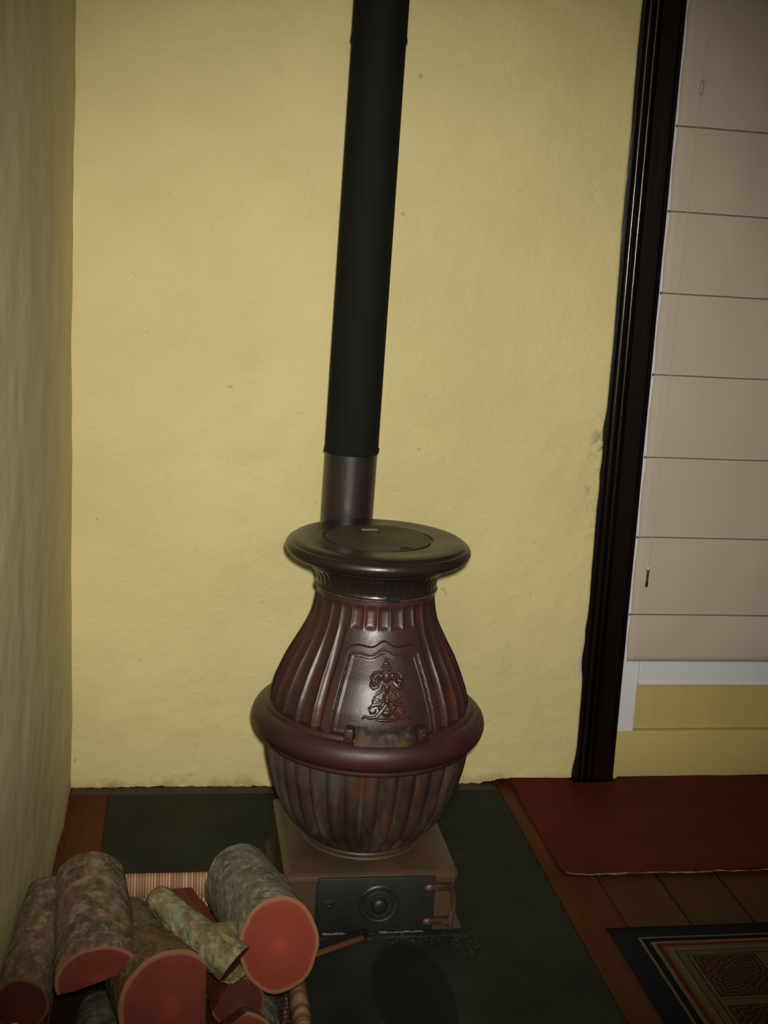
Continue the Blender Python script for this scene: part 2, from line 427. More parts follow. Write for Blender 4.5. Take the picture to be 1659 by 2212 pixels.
# right niche: dark post, white frame, beadboard, baseboard
def extr_profile(prof, z0, z1, lean=0.0, nz=24, wob=0.0):
    """closed xy profile swept in z with a lean in x"""
    vs_, fs = [], []; n = len(prof)
    for j in range(nz+1):
        z = z0+(z1-z0)*j/nz
        for k, (x, y) in enumerate(prof):
            vs_.append((x+lean*z+wob*fbm(z*6, k*.3, 0), y+wob*fbm(z*6, k*.3, 4), z))
    for j in range(nz):
        for k in range(n):
            fs.append((j*n+k, j*n+(k+1) % n, (j+1)*n+(k+1) % n, (j+1)*n+k))
    fs.append(tuple(range(n))[::-1]); fs.append(tuple(nz*n+k for k in range(n)))
    return vs_, fs
px0, px1 = 1.126, 1.252
pp = [(px0, 3.235), (px0, 3.186)]
def arc(cx, cy, r, a0, a1, n=6):
    return [(cx+r*cos(radians(a0+(a1-a0)*i/n)), cy+r*sin(radians(a0+(a1-a0)*i/n))) for i in range(n+1)]
pp += arc(px0+.006, 3.186, .006, 180, 270, 3) + [(px0+.020, 3.178)]
pp += [(px0+.024, 3.186)] + arc(px0+.034, 3.184, .009, 180, 360, 8) + [(px0+.045, 3.187)]
pp += arc(px0+.053, 3.183, .0065, 180, 360, 8) + [(px0+.062, 3.187), (px0+.066, 3.179)]
pp += [(px0+.110, 3.176)] + [(px0+.113, 3.182), (px0+.116, 3.177)] + arc(px1-.005, 3.182, .005, 270, 360, 3) + [(px1, 3.27)]
pp += [(px0+.02, 3.27)]
vv, ff = extr_profile(pp, -.004, 2.60, -.0115, 60, .0008)
o = mesh_obj('trim_4', vv, ff, m_post, smooth=True); o.data.set_sharp_from_angle(angle=radians(35))
struct(o, 'dark varnished moulded door post between yellow wall and beige blind', 'trim')
# worn spot with bare marks on the post
# header beam
bm = bmesh.new(); box(bm, 1.20, 2.6, 3.165, 3.27, 2.128, 2.28, .004, 2)
o = bm_obj('trim_5', bm, m_post); struct(o, 'dark wooden head beam above the blind', 'trim')

# window frame: white stile and bottom rail (one frame), glass and board panel
win = bpy.data.objects.new('window_1', None); COL.objects.link(win); win.location = (1.25, 3.23, 0)
struct(win, 'white painted window frame behind the beige blind', 'window')
lean = -.0115
def skewbox(bm, x0, x1, y0, y1, z0, z1, bev=.002):
    n0 = set(bm.verts)
    box(bm, x0, x1, y0, y1, z0, z1, bev, 2)
    for v in bm.verts:
        if v not in n0: v.co.x += lean*v.co.z
o3 = (1.25, 3.23)
bm = bmesh.new(); skewbox(bm, 0.0, .060, -.020, .02, .137, 2.14); bm_obj('window_stile', bm, m_white, win)
bm = bmesh.new(); skewbox(bm, .0602, 1.35, -.026, .012, .290, .375, .003)
box(bm, .058, 1.35, -.030, -.020, .286, .2925, .001, 1); bm_obj('window_rail', bm, m_white, win)
bm = bmesh.new(); box(bm, .0602, 1.35, .010, .016, .376, 2.13)
m_glass = Mat('window_glass', rough=.05); m_glass.b.inputs['Transmission Weight'].default_value = 1.0; m_glass.color((.8, .85, .85, 1))
bm_obj('window_pane', bm, m_glass, win)
# beadboard below window
bm = bmesh.new()
x = 1.306; k = 0
prof = [(1.306, 3.30), (1.306, 3.222)]
for gx in [1.362+.088*i for i in range(16)]:
    for off in (0.0, .0075, .015):
        prof += [(gx+off-.0022, 3.222), (gx+off-.0008, 3.2252), (gx+off+.0008, 3.2252), (gx+off+.0022, 3.222)]
prof += [(2.72, 3.222), (2.72, 3.30)]
vv, ff = extr_profile(prof, .146, .292, 0, 2)
o = mesh_obj('wall_right', vv, ff, m_bead, smooth=False); struct(o, 'yellow grooved beadboard panel below the white rail', 'wall')
bm = bmesh.new()
box(bm, 1.252, 2.72, 3.206, 3.30, -.004, .143, .004, 3)
o = bm_obj('baseboard_right', bm, m_bead, smooth=True); struct(o, 'plain yellow baseboard above the red mat', 'baseboard')
bm = bmesh.new(); box(bm, 1.21, 2.72, 3.262, 3.34, .376, 2.60); o = bm_obj('wall_niche', bm, m_bead); o.name = 'wall_window'; struct(o)

# ------------------------------------------------------------ ROMAN BLIND
bl = empty('roman_blind', (1.262, 3.186, .363), 'beige linen roman blind with thin dark horizontal seams beside the dark post', 'blind')
zs = [.363, .5012, .7235, .9470, 1.171, 1.386, 1.5956, 1.808, 2.03, 2.13]
vs_, fs = [], []; nxb = 60
for j in range(len(zs)-1):
    z0, z1 = zs[j], zs[j+1]
    for q in range(9 if j < len(zs)-2 else 10):
        t = q/9
        z = z0+(z1-z0)*t
        for i in range(nxb+1):
            u = i/nxb; X = u*1.28
            y = -.0035*sin(pi*t)-.0030*fbm(X*3.1, z*1.7, 5)-.0015*fbm(X*9, z*4, 8)
            # small gather near each seam
            edge_in = .0025*cos(2*pi*t) if i == 0 else 0
            vs_.append((X+lean*z+edge_in-.001, y, z-.363))
W_ = nxb+1; nr = len(vs_)//W_
for j in range(nr-1):
    for i in range(nxb): fs.append((j*W_+i, j*W_+i+1, (j+1)*W_+i+1, (j+1)*W_+i))
n0 = len(vs_)
for k in range(n0): x_, y_, z_ = vs_[k]; vs_.append((x_, y_+.002, z_))
for j in range(nr-1):
    for i in range(nxb): fs.append((n0+j*W_+i, n0+(j+1)*W_+i, n0+(j+1)*W_+i+1, n0+j*W_+i+1))
    fs.append((j*W_, (j+1)*W_, n0+(j+1)*W_, n0+j*W_))
for i in range(nxb): fs.append((i, n0+i, n0+i+1, i+1))
mesh_obj('blind_fabric', vs_, fs, m_blind, bl)
for z in zs[1:8]:
    bm = bmesh.new()
    tube(bm, [(lean*z-.004+1.28*i/20, -.0022-.003*fbm(1.28*i/20*3.1, z*1.7, 5)*1.0, z-.363-.0015*fbm(i*.4, z, 1)) for i in range(21)], .0021, 6)
    ellipsoid(bm, (lean*z-.004, -.002, z-.363), (.0035, .0035, .0038), 8)
    bm_obj('seam_rod', bm, m_seam, bl, smooth=True)
bm = bmesh.new(); tube(bm, [(.038+lean*1.0+ .004*(2.03-z)*.3, -.010, z-.363) for z in (2.035, 1.9, 1.5, 1.1, .8, .635)], .0011, 6)
tube(bm, [(.045+lean*1.0, -.010, z-.363) for z in (2.035, 1.915)], .0011, 6)
bm_obj('pull_cord', bm, m_cord, bl, smooth=True)
bm = bmesh.new(); lathe(bm, [(.0022, .640-.363), (.0045, .632-.363), (.0038, .615-.363), (.0036, .606-.363), (.0050, .590-.363), (.0034, .584-.363)], 16, (.0255, -.010))
t_ = bm_obj('cord_weight', bm, m_copper, bl, smooth=True); t_['label'] = 'copper coloured cord weight'
bm = bmesh.new(); lathe(bm, [(.002, 1.925-.363), (.0048, 1.918-.363), (.0048, 1.908-.363), (.0035, 1.902-.363), (.0045, 1.893-.363), (.002, 1.886-.363)], 14, (.0275, -.010))
bm_obj('cord_joiner', bm, m_plast, bl, smooth=True)

# ------------------------------------------------------------ RED MAT
vs_, fs, = [], []; nx_, ny_ = 90, 40
mx0, mx1, my0, my1 = .944, 2.35, 2.655, 3.172
def mat_front(x): return my0-.006*fbm(x*5, 1, 0)-.0035*fbm(x*22, 1, 3)+(.02*exp(-((x-.94)/.02)**2))
for j in range(ny_+1):
    for i in range(nx_+1):
        x = mx0+(mx1-mx0)*i/nx_; y0 = mat_front(x); yb = my1 if x < 1.115 else 3.172
        t = j/ny_; y = y0+(yb-y0)*t
        if x > 1.26 and t > .9: y += (t-.9)*.30
        z = .0065+.002*fbm(x*6, y*6, 0)+.0045*exp(-((y-y0)/.02)**2)*(.5+fbm(x*13, 0, 9))
        if x < 1.13: z += .012*max(0, (y-3.08)/.09)**2
        z = max(z, .0045)
        xx = x + (.004*fbm(y*12, 3, 0) if i == 0 else 0)
        vs_.append((xx, y, z))
W_ = nx_+1
for j in range(ny_):
    for i in range(nx_): fs.append((j*W_+i, j*W_+i+1, (j+1)*W_+i+1, (j+1)*W_+i))
n0 = len(vs_)
for k in range(n0): x_, y_, z_ = vs_[k]; vs_.append((x_, y_, max(.0012, z_-.0035)))
for j in range(ny_):
    for i in range(nx_): fs.append((n0+j*W_+i, n0+(j+1)*W_+i, n0+(j+1)*W_+i+1, n0+j*W_+i+1))
    fs.append((j*W_, (j+1)*W_, n0+(j+1)*W_, n0+j*W_))
for i in range(nx_): fs.append((i, n0+i, n0+i+1, i+1)); fs.append((ny_*W_+i, ny_*W_+i+1, n0+ny_*W_+i+1, n0+ny_*W_+i))
rm = mesh_obj('floor_mat', vs_, fs, m_mat); tag(rm, 'plain dark red mat with frayed front edge lying below the blind', 'mat')
bm = bmesh.new()
pts = []
for i in range(140):
    x = .955+(2.33-.955)*i/139
    pts.append((x, mat_front(x)-.001, .0042+.002*(fbm(x*30, 4, 4)+.5)))
rad = [.0011+.0019*max(0, fbm(p[0]*17, 9, 2)+.35) for p in pts]
tube(bm, pts, rad, 6); fe = bm_obj('frayed_edge', bm, m_matedge, rm, smooth=True); fe['label'] = 'pale frayed backing showing at the front edge'

# ------------------------------------------------------------ PATTERNED RUG
m_rug = Mat('patterned_rug', rough=.95, spec=.1)
R = m_rug
X, Y, Z = R.xyz()            # object origin = far left corner of the rug, x right, y toward the back (negative)
ax = X; ay = R.math('MULTIPLY', Y, -1.0)
# border distances measured on the photographed rug are wider along the left than along the far edge
dxn = R.math('DIVIDE', ax, 1.0); dyn = R.math('MULTIPLY', ay, 1.15)
dist = R.math('MINIMUM', dxn, dyn)
blue, cream, black, red, brown, tan = (.0085, .0125, .017, 1), (.155, .122, .084, 1), (.006, .0065, .005, 1), (.105, .020, .010, 1), (.045, .025, .013, 1), (.122, .090, .052, 1)
stops = [(0, blue), (.0555, cream), (.062, black), (.078, cream), (.0875, red), (.0985, tan), (.108, cream), (.119, brown), (.1225, tan), (.139, brown), (.143, cream)]
sc_ = .20
bandc = R.ramp(R.math('DIVIDE', R.math('ADD', dist, R.math('MULTIPLY', R.math('SUBTRACT', R.noise(25, 3), .5), .003)), sc_), [(p/sc_, c) for p, c in stops], 'CONSTANT')
# inner lattice of ornament squares
cell = .178; ix0 = .150; iy0 = .128
lx = R.math('DIVIDE', R.math('SUBTRACT', ax, ix0), cell); ly = R.math('DIVIDE', R.math('SUBTRACT', ay, iy0), cell)
fx = R.math('FRACT', lx); fy = R.math('FRACT', ly)
cx_ = R.math('ABSOLUTE', R.math('SUBTRACT', fx, .42)); cy_ = R.math('ABSOLUTE', R.math('SUBTRACT', fy, .42))
cheb = R.math('MAXIMUM', cx_, cy_)
import itertools
vor = R.n.new('ShaderNodeTexVoronoi'); vor.inputs['Scale'].default_value = 62; R.l.new(R.obj(), vor.inputs['Vector'])
ang = R.math('ARCTAN2', R.math('SUBTRACT', fy, .42), R.math('SUBTRACT', fx, .42))
rad_ = R.math('SQRT', R.math('ADD', R.math('MULTIPLY', cx_, cx_), R.math('MULTIPLY', cy_, cy_)))
pet = R.math('SINE', R.math('ADD', R.math('MULTIPLY', rad_, 74.0), R.math('ADD', R.math('MULTIPLY', R.math('COSINE', R.math('MULTIPLY', ang, 4.0)), 2.2), R.math('MULTIPLY', R.math('COSINE', R.math('MULTIPLY', ang, 12.0)), 2.6))))
orn = R.mix(R.mask(pet, .1, .5), (.046, .014, .012, 1), (.095, .068, .052, 1))
orn = R.mix(R.math('MULTIPLY', R.mask(vor.outputs[0], .30, .15), .8), orn, (.016, .012, .020, 1))
orn = R.mix(R.math('MULTIPLY', R.mask(R.noise(30, 2), .5, .6), .5), orn, (.075, .020, .014, 1))
inn = R.ramp(cheb, [(0, (1, 1, 1, 1)), (.395, (0, 0, 0, 1))], 'CONSTANT')
fr = R.ramp(cheb, [(0, brown), (.418, cream), (.447, brown), (.462, tan), (.50, tan)], 'CONSTANT')
cellc = R.mix(inn, fr, orn)
isin = R.mask(R.math('MINIMUM', R.math('SUBTRACT', ax, .146), R.math('SUBTRACT', ay, .124)), 0, .001)
rc = R.mix(isin, bandc, cellc)
rc = R.mix(R.math('MULTIPLY', R.noise(60, 4), .35), rc, (.03, .02, .014, 1))
R.color(rc).bump(R.noise(400, 2), .5, .002)
vs_, fs = [], []; nx_, ny_ = 60, 60; RX, RY = 1.30, 1.9
for j in range(ny_+1):
    for i in range(nx_+1):
        x = RX*i/nx_; y = -RY*j/ny_
        e = .003*fbm(y*3, 0, 2) if i == 0 else (.0025*fbm(x*3, 5, 2) if j == 0 else 0)
        z = .008+.0012*fbm(x*4, y*4, 0)
        if i in (0, nx_) or j in (0, ny_): z = .004
        vs_.append((x+(e if i == 0 else 0), y+(e if j == 0 else 0), z))
W_ = nx_+1
for j in range(ny_):
    for i in range(nx_): fs.append((j*W_+i, (j+1)*W_+i, (j+1)*W_+i+1, j*W_+i+1))
n0 = len(vs_)
for k in range(n0): x_, y_, z_ = vs_[k]; vs_.append((x_, y_, .0))
rimloop = [i for i in range(nx_)] + [j*W_+nx_ for j in range(ny_)] + [ny_*W_+nx_-i for i in range(nx_)] + [(ny_-j)*W_ for j in range(ny_)]
for a, b in zip(rimloop, rimloop[1:]+rimloop[:1]): fs.append((a, b, n0+b, n0+a))
rug = mesh_obj('rug', vs_, fs, m_rug, loc=(.974, 2.419, -.0015)); rug.rotation_euler = (0, 0, radians(.6))
tag(rug, 'patterned rug with navy border, cream and red stripes on the planks at lower right', 'rug')

# ------------------------------------------------------------ STOVE
SX, SY = .437, 2.625
st = empty('stove', (SX, SY, 0), 'maroon-brown cast iron pot-bellied stove on a square base standing on the slate hearth', 'stove')
# base box, flared
bm = bmesh.new()
def rrect(h, z, r, yo=0.0, n=5):
    out = []
    for cx, cy, a0 in ((1, -1, -90), (1, 1, 0), (-1, 1, 90), (-1, -1, 180)):
        for i in range(n+1):
            a = radians(a0+90*i/n)
            out.append((cx*(h-r)+r*cos(a), cy*(h-r)+r*sin(a)+yo, z))
    return out
lv = [(.206, .003, .006), (.206, .010, .006), (.200, .022, .008), (.196, .030, .008), (.1925, .045, .010), (.1895, .118, .010), (.1905, .124, .012), (.1920, .130, .012), (.1905, .137, .014), (.185, .1415, .018), (.176, .143, .02), (.05, .1445, .02)]
rings = []
for h, z, r in lv:
    yo = 0.0
    pts = rrect(h, z, r)
    pts = [(x, max(y, -.1885) if z < .12 else y, zz) for x, y, zz in pts]
    rings.append([bm.verts.new(p) for p in pts])
for a, b in zip(rings, rings[1:]):
    n = len(a)
    for k in range(n): bm.faces.new((a[k], a[(k+1) % n], b[(k+1) % n], b[k]))
bm.faces.new(rings[0][::-1]); bm.faces.new(rings[-1])
bo = bm_obj('ash_base', bm, m_base, st, smooth=True)

# ash door with damper
ad = bpy.data.objects.new('x', None)
bm = bmesh.new(); box(bm, -.118, .140, -.1965, -.186, .006, .136, .003, 2)
box(bm, -.122, -.1175, -.196, -.186, .010, .130, .001, 1)
adoor = bm_obj('ash_door', bm, m_ashdoor, st, smooth=True); adoor['label'] = 'black-grey ash door'
bm = bmesh.new()
lathe(bm, [(.0445, 0), (.0445, .003), (.041, .0055), (.037, .0035), (.035, .0035), (.034, .0075), (.030, .0085), (.028, .0045), (.021, .0045), (.018, .005), (.0175, .012), (.013, .017), (.006, .0185), (.001, .0187)], 48)
bmesh.ops.rotate(bm, verts=bm.verts, cent=(0, 0, 0), matrix=Matrix.Rotation(radians(90), 3, 'X'))
bmesh.ops.translate(bm, verts=bm.verts, vec=(.016, -.1955, .0735))
bm_obj('draft_damper', bm, m_ashdoor, adoor, smooth=True)
bm = bmesh.new(); box(bm, -.106, -.080, -.2015, -.196, .079, .083, .001, 1); box(bm, -.102, -.085, -.2025, -.196, .070, .0765, .0015, 1); box(bm, -.096, -.090, -.2005, -.196, .062, .071, .001, 1)
bm_obj('door_latch', bm, m_ashdoor, adoor, smooth=True)
for zc in (.112, .030):
    bm = bmesh.new()
    box(bm, .118, .176, -.2045, -.190, zc-.008, zc+.007, .003, 2)
    ellipsoid(bm, (.126, -.203, zc), (.012, .005, .009), 12)
    tube(bm, [(.178, -.199, zc-.014), (.178, -.199, zc+.014)], .0065, 12)
    ellipsoid(bm, (.178, -.199, zc+.016), (.0055, .0055, .005), 10)
    bm_obj('hinge', bm, m_hinge, st, smooth=True)
bm = bmesh.new(); tube(bm, [(.178, -.199, .008), (.178, -.199, .128)], .0035, 10)
bm_obj('hinge_pin', bm, m_hinge, st, smooth=True)

def interp(prof, z):
    for (r0, z0), (r1, z1) in zip(prof, prof[1:]):
        if z0 <= z <= z1 or z1 <= z <= z0:
            t = (z-z0)/(z1-z0) if z1 != z0 else 0
            return r0+(r1-r0)*t
    return prof[-1][0] if abs(z-prof[-1][1]) < abs(z-prof[0][1]) else prof[0][0]
def smooth_prof(pr, n=4):
    """Catmull-Rom through the (r,z) profile"""
    out = []
    P = [pr[0]]+pr+[pr[-1]]
    for i in range(1, len(P)-2):
        for k in range(n):
            t = k/n
            out.append(tuple(.5*((2*P[i][a])+(-P[i-1][a]+P[i+1][a])*t+(2*P[i-1][a]-5*P[i][a]+4*P[i+1][a]-P[i+2][a])*t*t+(-P[i-1][a]+3*P[i][a]-3*P[i+1][a]+P[i+2][a])*t**3) for a in (0, 1)))
    out.append(pr[-1]); return out
def sstep(a, b, x):
    t = max(0, min(1, (x-a)/(b-a))); return t*t*(3-2*t)

# lower fire pot, convex ribs with dark grooves
low = smooth_prof([(.118, .150), (.128, .158), (.1385, .165), (.163, .190), (.185, .217), (.199, .245), (.211, .275), (.220, .310), (.227, .340), (.2315, .375), (.2330, .398)], 6)
NR = 34; seg = NR*12
vs_, fs = [], []
for r, z in low:
    fade = sstep(.160, .185, z)*1.0
    for k in range(seg):
        th = 2*pi*k/seg
        ph = (th*NR/(2*pi)) % 1.0
        h = abs(sin(pi*ph))**.95
        rr = r-.0140*fade*(1-h)
        vs_.append((rr*sin(th), -rr*cos(th), z))
for j in range(len(low)-1):
    for k in range(seg):
        fs.append((j*seg+k, j*seg+(k+1) % seg, (j+1)*seg+(k+1) % seg, (j+1)*seg+k))
fs.append(tuple(range(seg))[::-1])
mesh_obj('fire_pot', vs_, fs, m_lower, st)
bm = bmesh.new(); lathe(bm, [(.10, .1435), (.136, .1435), (.139, .147), (.136, .1505), (.126, .152), (.123, .158), (.119, .160), (.10, .160)], 96)
bm_obj('foot_ring', bm, m_base, st, smooth=True)

# upper body, concave flutes with narrow ridges, smooth panel field at the front
uppr = smooth_prof([(.222, .440), (.2225, .480), (.216, .512), (.2085, .532), (.199, .555), (.189, .577), (.178, .597), (.165, .621), (.152, .646), (.141, .672), (.135, .697), (.1310, .722), (.1295, .7375), (.1290, .748)], 7)
NU = 30; seg = NU*14
DZ0, DZ1 = .468, .668
def door_half(z):        # half angle of the feeding door at height z
    t = (z-DZ0)/(DZ1-DZ0); return radians(33.0-2.2*t)
vs_, fs = [], []
for r, z in uppr:
    for k in range(seg):
        th = 2*pi*k/seg; a = th if th < pi else th-2*pi
        ph = ((th*NU/(2*pi))+.5) % 1.0
        g = 1-abs(2*ph-1)**3.0             # 1 mid flute, 0 on ridges
        amp = .0058*sstep(.140, .19, r)+.0050
        top = .728; f = sstep(top+.002, top-.012, z)
        ha = door_half(z)+.035
        if abs(a) < ha+.16 and z < DZ1+.022:
            f *= sstep(ha, ha+.05, abs(a)) if z < DZ1 else max(sstep(ha, ha+.05, abs(a)), sstep(DZ1+.008, DZ1+.018, z))
        elif z < DZ1+.022: pass
        rr = r-amp*g*f
        vs_.append((rr*sin(th), -rr*cos(th), z))
for j in range(len(uppr)-1):
    for k in range(seg):
        fs.append((j*seg+k, j*seg+(k+1) % seg, (j+1)*seg+(k+1) % seg, (j+1)*seg+k))
mesh_obj('upper_body', vs_, fs, m_pot, st)

# belly band
bm = bmesh.new()
band = smooth_prof([(.215, .386), (.232, .386), (.2375, .389), (.2395, .394), (.2390, .399), (.2425, .401), (.249, .405), (.2565, .413), (.2615, .423), (.2625, .434), (.2590, .447), (.251, .457), (.243, .462), (.236, .464), (.2335, .469), (.230, .4725), (.224, .473), (.214, .474)], 3)
lathe(bm, band, 160, close=False)
bm_obj('belly_band', bm, m_ring, st, smooth=True)

# neck cornice + seam
bm = bmesh.new()
neck = [(.126, .742), (.1335, .7425), (.1345, .7455), (.133, .749), (.1335, .754), (.1355, .764), (.141, .776), (.149, .786), (.158, .793), (.165, .797), (.166, .803), (.12, .803)]
NN = 44; seg = NN*6; rings = []
for r, z in neck:
    f = sstep(.752, .758, z)*sstep(.792, .784, z)
    rings.append([bm.verts.new(((r-.0022*f*(1 if k % 6 in (0, 5) else 0))*sin(2*pi*k/seg), -(r-.0022*f*(1 if k % 6 in (0, 5) else 0))*cos(2*pi*k/seg), z)) for k in range(seg)])
for a, b in zip(rings, rings[1:]):
    for k in range(seg): bm.faces.new((a[k], a[(k+1) % seg], b[(k+1) % seg], b[k]))
bm_obj('neck_collar', bm, m_lid, st, smooth=True)
bm = bmesh.new()
lathe(bm, [(.126, .7385), (.1345, .7385), (.1365, .7405), (.1345, .7425), (.126, .7425)], 96, close=False)
sr = bm_obj('neck_ring', bm, m_hinge, st, smooth=True); sr['label'] = 'thin worn bright ring round the neck'

# top plate
bm = bmesh.new()
lathe(bm, smooth_prof([(.05, .800), (.150, .800), (.168, .801), (.176, .804), (.183, .8065), (.187, .808), (.1945, .8105), (.2015, .816), (.2040, .824), (.2020, .8315), (.1980, .8365), (.1945, .8375), (.1915, .8405), (.186, .8445), (.176, .8465), (.170, .8468), (.135, .8455), (.1215, .8455), (.1205, .8435), (.1175, .8435), (.1165, .8430), (.05, .8430)], 3), 128)
tp = bm_obj('top_plate', bm, m_lid, st, smooth=True); tp.location = (0, 0, 0)
bm = bmesh.new()
lathe(bm, [(.02, .8425), (.1145, .8425), (.1150, .8455), (.1140, .8470), (.1100, .8472), (.100, .8464), (.01, .8464)], 96)
lid = bm_obj('cooking_lid', bm, m_lidtop, tp, smooth=True); lid['label'] = 'round inset cooking lid, browner than the plate'
bm = bmesh.new(); box(bm, -.030, .008, .062, .074, .8455, .8492, .0012, 1); w_ = bm_obj('lid_handle', bm, m_brass, lid, smooth=True); w_['label'] = 'small worn pale metal tab'
bm = bmesh.new(); ellipsoid(bm, (.045, -.092, .8462), (.014, .007, .0022), 14); bm_obj('lifter_slot', bm, m_hole, lid, smooth=True)
bm = bmesh.new()
box(bm, .002, .030, -.1445, -.132, .741, .754, .003, 2); bm_obj('neck_latch', bm, m_hole, st, smooth=True)

# feeding door: curved patch with raised frame
nu, nv = 150, 120
def top_shape(u):
    a = abs(u)
    bumpc = .014*exp(-(a/.20)**2)+.004*exp(-((a-.62)/.22)**2)
    corner = -.016*max(0, (a-.72)/.28)**2.6
    return bumpc+corner
UP = [(r, z) for r, z in uppr]
vs_, fs = [], []
def door_point(u, v, h):
    z = DZ0+v*(.646+top_shape(u)-DZ0)
    th = u*door_half(z)
    r = interp(UP, z)+h
    return (r*sin(th), -r*cos(th), z)
def hprof(u, v):
    z = DZ0+v*(.646+top_shape(u)-DZ0)
    W2 = door_half(z)*interp(UP, z)
    dx = (1-abs(u))*W2
    dz = (1-v)*(.646-DZ0)
    db = v*(.646-DZ0)+.004
    d = min(dx, dz, db+.006)
    # d in metres from the edge: step up, raised frame, groove, recessed field
    h = -.001
    h += .0075*sstep(.0, .0022, d)
    h -= .0045*sstep(.0125, .0150, d)
    h += .0020*sstep(.0150, .0180, d)
    h -= .0020*sstep(.021, .026, d)
    return h
for j in range(nv+1):
    for i in range(nu+1):
        # denser samples near the edges
        u = sin(pi/2*(2*i/nu-1)*.999)/sin(pi/2*.999); v = .5-.5*cos(pi*j/nv)
        vs_.append(door_point(u, v, hprof(u, v)))
W_ = nu+1
for j in range(nv):
    for i in range(nu): fs.append((j*W_+i, j*W_+i+1, (j+1)*W_+i+1, (j+1)*W_+i))
loop = [i for i in range(nu)]+[j*W_+nu for j in range(nv)]+[nv*W_+nu-i for i in range(nu)]+[(nv-j)*W_ for j in range(nv)]
n0 = len(vs_)
for k in range(n0):
    x_, y_, z_ = vs_[k]; q = sqrt(x_*x_+y_*y_); s_ = (q-.016)/q; vs_.append((x_*s_, y_*s_, z_))
for a, b in zip(loop, loop[1:]+loop[:1]): fs.append((b, a, n0+a, n0+b))
fdoor = mesh_obj('feed_door', vs_, fs, m_pot, st)
fdoor.data.set_sharp_from_angle(angle=radians(60))

# emblem relief on the door (crown, scroll arms, stem, base scrolls)
def P(x, z, h):
    """x metres across the door, z height, h off the surface -> 3D point on the curved door"""
    r = interp(UP, z)+.0030; th = x/r
    return Vector(((r+h)*sin(th), -(r+h)*cos(th), z))
bm = bmesh.new()
def rel(pts, rad, h=.002): tube(bm, [P(x, z, h) for x, z in pts], [q*1.35 for q in rad] if isinstance(rad, (list, tuple)) else rad*1.35, 8)
def blob(x, z, rx, rz, h=.002, d=.004):
    p = P(x, z, h); th = x/.2
    ellipsoid(bm, (0, 0, 0), (rx, d, rz), 12, Matrix.Translation(p) @ Matrix.Rotation(th, 4, 'Z'))
ex = .004
blob(ex, .6165, .0085, .0045); blob(ex, .6225, .004, .004); rel([(ex-.012, .609), (ex-.005, .6115), (ex, .612), (ex+.005, .6115), (ex+.012, .609)], .0024)
blob(ex, .604, .010, .0028)
blob(ex, .588, .0085, .014, .001); blob(ex, .568, .006, .012, .001)
for s in (-1, 1):
    rel([(ex+s*.006, .600), (ex+s*.016, .6015), (ex+s*.026, .598), (ex+s*.032, .590), (ex+s*.030, .583), (ex+s*.024, .584), (ex+s*.024, .590)], [.0020, .0028, .0033, .0032, .003, .0026, .002])
    rel([(ex+s*.020, .594), (ex+s*.016, .583), (ex+s*.020, .574), (ex+s*.029, .570), (ex+s*.034, .575), (ex+s*.034, .583)], [.002, .003, .0035, .0033, .003, .002])
    rel([(ex+s*.006, .578), (ex+s*.012, .566), (ex+s*.022, .560), (ex+s*.027, .553), (ex+s*.022, .547), (ex+s*.015, .550)], [.002, .003, .003, .0028, .0025, .002])
    rel([(ex+s*.004, .560), (ex+s*.008, .548), (ex+s*.018, .540), (ex+s*.030, .538), (ex+s*.038, .531), (ex+s*.034, .523), (ex+s*.025, .524), (ex+s*.024, .531)], [.003, .0032, .0035, .0034, .003, .003, .0025, .002])
    rel([(ex+s*.002, .540), (ex+s*.012, .528), (ex+s*.022, .516), (ex+s*.036, .513), (ex+s*.048, .516), (ex+s*.052, .510)], [.003, .0034, .0034, .003, .0026, .002])
    blob(ex+s*.012, .592, .006, .008); blob(ex+s*.026, .5775, .005, .005); blob(ex+s*.014, .533, .006, .006, .0015); blob(ex+s*.030, .546, .003, .005)
blob(ex, .545, .006, .007); blob(ex, .522, .012, .008, .001); blob(ex, .5095, .026, .0042, .001)
bm_obj('emblem', bm, m_pot, fdoor, smooth=True)

# ledge with worn lettering-like relief where the door meets the band
bm = bmesh.new()
def rel2(pts, rad): tube(bm, [((.236+h)*sin(x/.236), -(.236+h)*cos(x/.236), z) for x, z, h in pts], rad, 8)
nu2, nv2 = 40, 10
g = []
for j in range(nv2+1):
    row = []
    for i in range(nu2+1):
        x = -.062+.124*i/nu2; t = j/nv2
        z = .462+.034*t+(.004*sin(pi*i/nu2) if j == nv2 else 0)
        e = min(i, nu2-i)/3.0; e = min(1, e)
        rr = .2350+.0145*(1-t)+.002*e-(.010*t*t)
        row.append(bm.verts.new((rr*sin(x/.232), -rr*cos(x/.232), z)))
    g.append(row)
for j in range(nv2):
    for i in range(nu2): bm.faces.new((g[j][i], g[j][i+1], g[j+1][i+1], g[j+1][i]))
bev = bmesh.ops.solidify(bm, geom=bm.faces[:], thickness=.004)
random.seed(3)
np_ = bm_obj('name_plate', bm, m_plate, fdoor, smooth=True); np_['label'] = 'worn scratched raised ledge at the foot of the door'
bm = bmesh.new()
for i in range(13):
    x = -.044+.0073*i; hgt = random.choice((.006, .0075, .009)); zc = .480+random.uniform(-.0008, .0008)
    r = .2385
    for q in range(2):
        xx = x+(q-.5)*.0035
        rel2([(xx-.001*random.random(), zc-hgt/2, .0085), (xx+.001*random.random(), zc+hgt/2, .0040)], .0010)
    rel2([(x-.0018, zc+random.uniform(-.003, .003), .0065), (x+.0018, zc+random.uniform(-.003, .003), .0062)], .0009)
rl = bm_obj('raised_relief', bm, m_plate, np_, smooth=True); rl['label'] = 'worn illegible raised relief'
